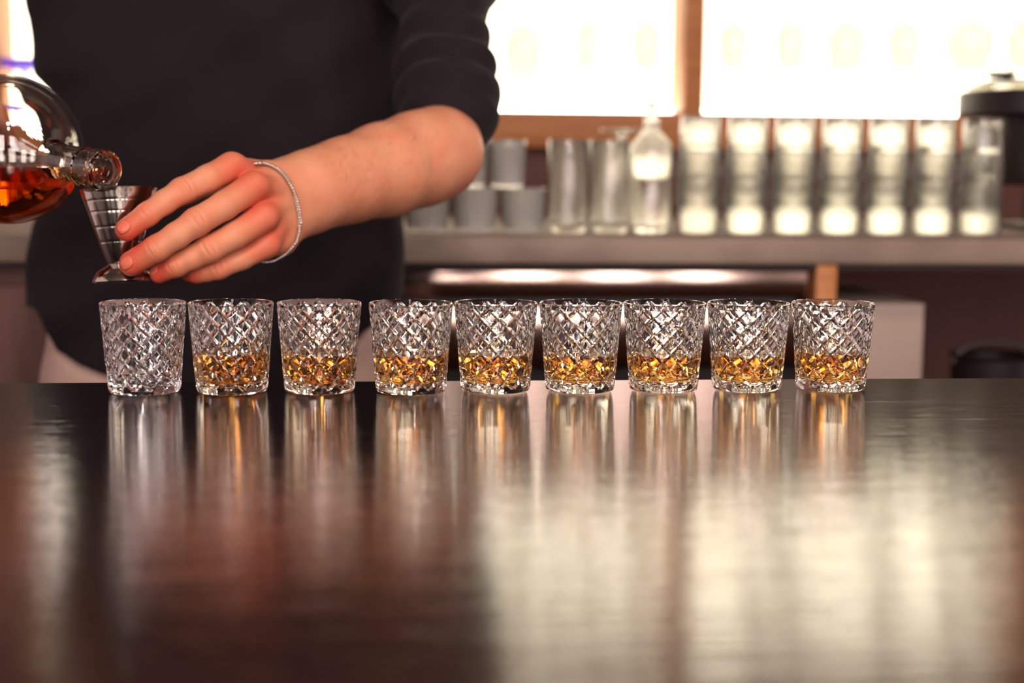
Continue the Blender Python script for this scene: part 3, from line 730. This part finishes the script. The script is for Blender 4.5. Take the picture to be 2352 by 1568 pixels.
# resample evenly with a closed Catmull-Rom curve
def cr(P_, per):
    out = []; n_ = len(P_)
    for i in range(n_):
        a, b, c, d = [np.array(P_[(i+k) % n_]) for k in (-1, 0, 1, 2)]
        for t in np.linspace(0, 1, per, endpoint=False):
            out.append(.5*((2*b)+(-a+c)*t+(2*a-5*b+4*c-d)*t*t+(-a+3*b-3*c+d)*t**3))
    return np.array(out)
cl = cr(loop, 16); seg = np.linalg.norm(np.roll(cl, -1, 0)-cl, axis=1); cum = np.concatenate([[0], np.cumsum(seg)])
nl = int(cum[-1]/.0026); ss = np.linspace(0, cum[-1], nl, endpoint=False); clx = np.vstack([cl, cl[:1]])
lp = np.stack([np.interp(ss, cum, clx[:, k]) for k in range(3)], -1)
bm = bmesh.new()
for i in range(nl):
    t = Vector(lp[(i+1) % nl]-lp[i-1]).normalized(); q = t.to_track_quat('Z', 'Y').to_matrix().to_4x4()
    for s in (-1, 1):
        mt = Matrix.Translation(lp[i]) @ q @ Matrix.Rotation(.5*s, 4, 'Z') @ Matrix.Translation((.0013*s, 0, 0)) @ Matrix.Diagonal((.0016, .0019, .0014, 1))
        bmesh.ops.create_icosphere(bm, subdivisions=1, radius=1, matrix=mt)
me = bpy.data.meshes.new('bracelet'); bm.to_mesh(me); bm.free(); shade(me, 180)
tag(PP(link('bracelet', me, M['silver'], person)), 'thin silver chain bracelet')

# shirt
DT = 1.87
tb = [(-520, 420, 640), (-430, 190, 880), (-330, 110, 930), (-150, 92, 930), (0, 90, 935), (60, 100, 935), (150, 100, 930), (182, 106, 928), (215, 138, 927), (300, 152, 925), (400, 136, 923), (470, 104, 922), (520, 84, 928), (600, 77, 930), (700, 70, 928), (760, 78, 925), (820, 90, 915), (900, 110, 905), (1000, 120, 900)]
tz = np.array([atd(500, y, DT).z for y, a, b in tb])[::-1]
tl = np.array([atd(a, y, DT).x for y, a, b in tb])[::-1]; tr = np.array([atd(b, y, DT).x for y, a, b in tb])[::-1]
cyY = atd(510, 400, DT).y
hemx = np.array([atd(x, 800, 1.75).x for x in (60, 75, 110, 165, 250, 400, 600, 750, 835, 880, 935)])
hemz = np.array([atd(500, y, 1.75).z for y in (720, 735, 818, 850, 880, 930, 935, 860, 772, 738, 690)])
slR = [(-330, 1180), (-150, 1170), (-40, 1165), (0, 1150), (45, 1120), (90, 1125), (155, 1130), (173, 1144), (190, 1141), (205, 1134), (222, 1149), (250, 1154), (280, 1147), (310, 1126), (330, 1111), (348, 1098), (370, 1068), (400, 1048), (440, 1036), (500, 1035)]
sA, sB = V3(atd(1000, -330, 1.80)), V3(atd(1032, 310, 1.595))
s_ax = (sB-sA)/np.linalg.norm(sB-sA); s_len = np.linalg.norm(sB-sA)
st_ = np.array([(y+330)/640 for y, x in slR])*s_len
def _rad(y, x):
    t = (y+330)/640; d = 1.80+(1.595-1.80)*t; cxp = 1000+32*t; return (x-cxp)*d/F
sr_ = np.array([_rad(y, x) for y, x in slR])
fo_dir = FA[3][0]-FA[-1][0]; fo_dir /= np.linalg.norm(fo_dir)
cn = fo_dir+.5*np.array([0, 0, -1.0]); cn /= np.linalg.norm(cn); cc_ = V3(atd(1034, 372, 1.59))
def f_torso(p):
    x, y, z = p.T
    l = np.interp(z, tz, tl); r = np.interp(z, tz, tr); hw = (r-l)/2; cx = (l+r)/2
    fold = .004*np.sin(z*34+x*21+3*np.sin(x*9))*np.sin(x*17+z*6)+.003*np.sin(z*61-x*40)
    th = .128+.012*np.sin(x*8+1)
    rad = (np.abs((x-cx)/hw)**3+np.abs((y-cyY)/th)**3+1e-12)**(1/3)
    d = (rad-1)*th*.9-fold*np.clip(-(y-cyY)/th, 0, 1)
    return d
def f_shirt(p):
    x, y, z = p.T
    d = f_torso(p)
    hz_ = np.interp(x, hemx, hemz); d = np.maximum(d, (hz_-z)*.8)
    d = np.maximum(d, z-tz[-1])
    # sleeve of the near arm
    q = p-sA; s = q@s_ax; rd_ = np.linalg.norm(q-np.clip(s, 0, s_len+.1)[:, None]*s_ax, axis=1)
    rs = np.interp(s, st_, sr_)
    wr = .0022*np.sin(s*150+np.sin(x*60)*1.5)
    sl = rd_-rs*.985-wr*(s > .15)
    sl = np.maximum(sl, (p-cc_)@cn)
    cav = np.maximum(rd_-(rs-.006), -((p-cc_)@cn)-.012)
    sl = np.maximum(sl, -cav)
    d = smin(d, sl, .012)
    # sleeve of the far arm
    e = smin(cap(p, V3(atd(120, -330, 1.86)), V3(atd(-300, 0, 1.80)), .066, .062), cap(p, V3(atd(-300, 0, 1.80)), V3(atd(-560, 215, 1.69)), .062, .060), .01)
    e = e-.002*np.sin(x*90+z*60)
    return np.maximum(smin(d, e, .02), -np.maximum(cav-.0005, (x-atd(1160, 0, 1.6).x)))
lo = np.array([atd(-640, 0, 1.69).x-.08, cyY-.42, atd(500, 960, 1.75).z]); hi = np.array([atd(1190, 0, 1.65).x+.06, cyY+.17, tz[-1]+.03])
sv, sq = surf_net(f_shirt, lo, hi, .0042, 2)
PP(link('shirt', np_mesh('shirt', sv, sq), M['shirt'], person))
# trousers
HL, HR = V3(atd(285, 740, 1.87)), V3(atd(725, 740, 1.87))
KL = np.array([HL[0]-.055, HL[1], .45]); KR = np.array([HR[0]+.03, HR[1], .45])
AL = np.array([KL[0]-.02, KL[1], .05]); AR = np.array([KR[0]+.01, KR[1], .05])
def f_tr(p):
    d = smin(cap(p, HL, KL, .098, .085), cap(p, HR, KR, .095, .08), .04)
    d = smin(d, smin(cap(p, KL, AL, .085, .065), cap(p, KR, AR, .08, .065), .01), .03)
    d = np.maximum(d, p[:, 2]-HL[2]-.02); d = np.maximum(d, .03-p[:, 2])
    d = d-.003*np.sin(p[:, 2]*45+p[:, 0]*20)
    up = np.clip((np.interp(p[:, 0], hemx, hemz)-.006-p[:, 2])*3, 0, .2)
    return np.maximum(d, f_torso(p)+.007-up)
lo = np.array([AL[0]-.12, HL[1]-.16, .02]); hi = np.array([AR[0]+.14, HL[1]+.16, HL[2]+.04])
tv, tq = surf_net(f_tr, lo, hi, .007, 1)
PP(link('trousers', np_mesh('trousers', tv, tq), M['trouser'], person))
for sgn, a in ((-1, AL), (1, AR)):           # shoes
    def f_sh(p, a=a):
        d = smin(cap(p, a+[0, .02, -.002], a+[sgn*.02, -.16, -.012], .045, .036), cap(p, a, a+[0, 0, .05], .05, .05), .02)
        return np.maximum(d, .001-p[:, 2])
    v_, q_ = surf_net(f_sh, a-[.12, .24, .06], a+[.12, .12, .11], .006, 1)
    PP(link('shoe', np_mesh('shoe', v_, q_), M['black'], person))

# fine hair on the forearm
rng = np.random.default_rng(3)
axf = FA[5][0]-FA[1][0]; sel = np.where(((hv-FA[1][0])@axf > .02*(axf@axf)) & ((hv-FA[1][0])@axf < 1.0*(axf@axf)))[0]
pick = rng.choice(sel, 1500, replace=False); pts_ = hv[pick]
e_ = .001; g_ = np.stack([f_hand(pts_+np.eye(3)[k]*e_)-f_hand(pts_-np.eye(3)[k]*e_) for k in range(3)], -1); g_ /= np.linalg.norm(g_, axis=1)[:, None]
fdir = -axf/np.linalg.norm(axf)
vs, fs = [], []
for p, n in zip(pts_, g_):
    t = fdir+np.array([0, 0, -.9])+rng.normal(0, .35, 3); t -= (t@n)*n; t /= np.linalg.norm(t); w = np.cross(t, n); ln = rng.uniform(.006, .013)
    b0 = len(vs)
    for u in (0, .5, 1):
        c = p+t*ln*u+n*(.0002+.0018*u*(1.2-u)); hw = .00007*(1-.8*u)
        vs += [c-w*hw, c+n*hw*1.2, c+w*hw]
    for k in (0, 3):
        for a in range(3): fs.append((b0+k+a, b0+k+(a+1) % 3, b0+k+3+(a+1) % 3, b0+k+3+a))
M['hair'] = pm('brown_hair', (.16, .06, .03), .5)
tag(PP(link('arm_hair', mesh('arm_hair', vs, fs, 180), M['hair'], person)), kind='stuff')
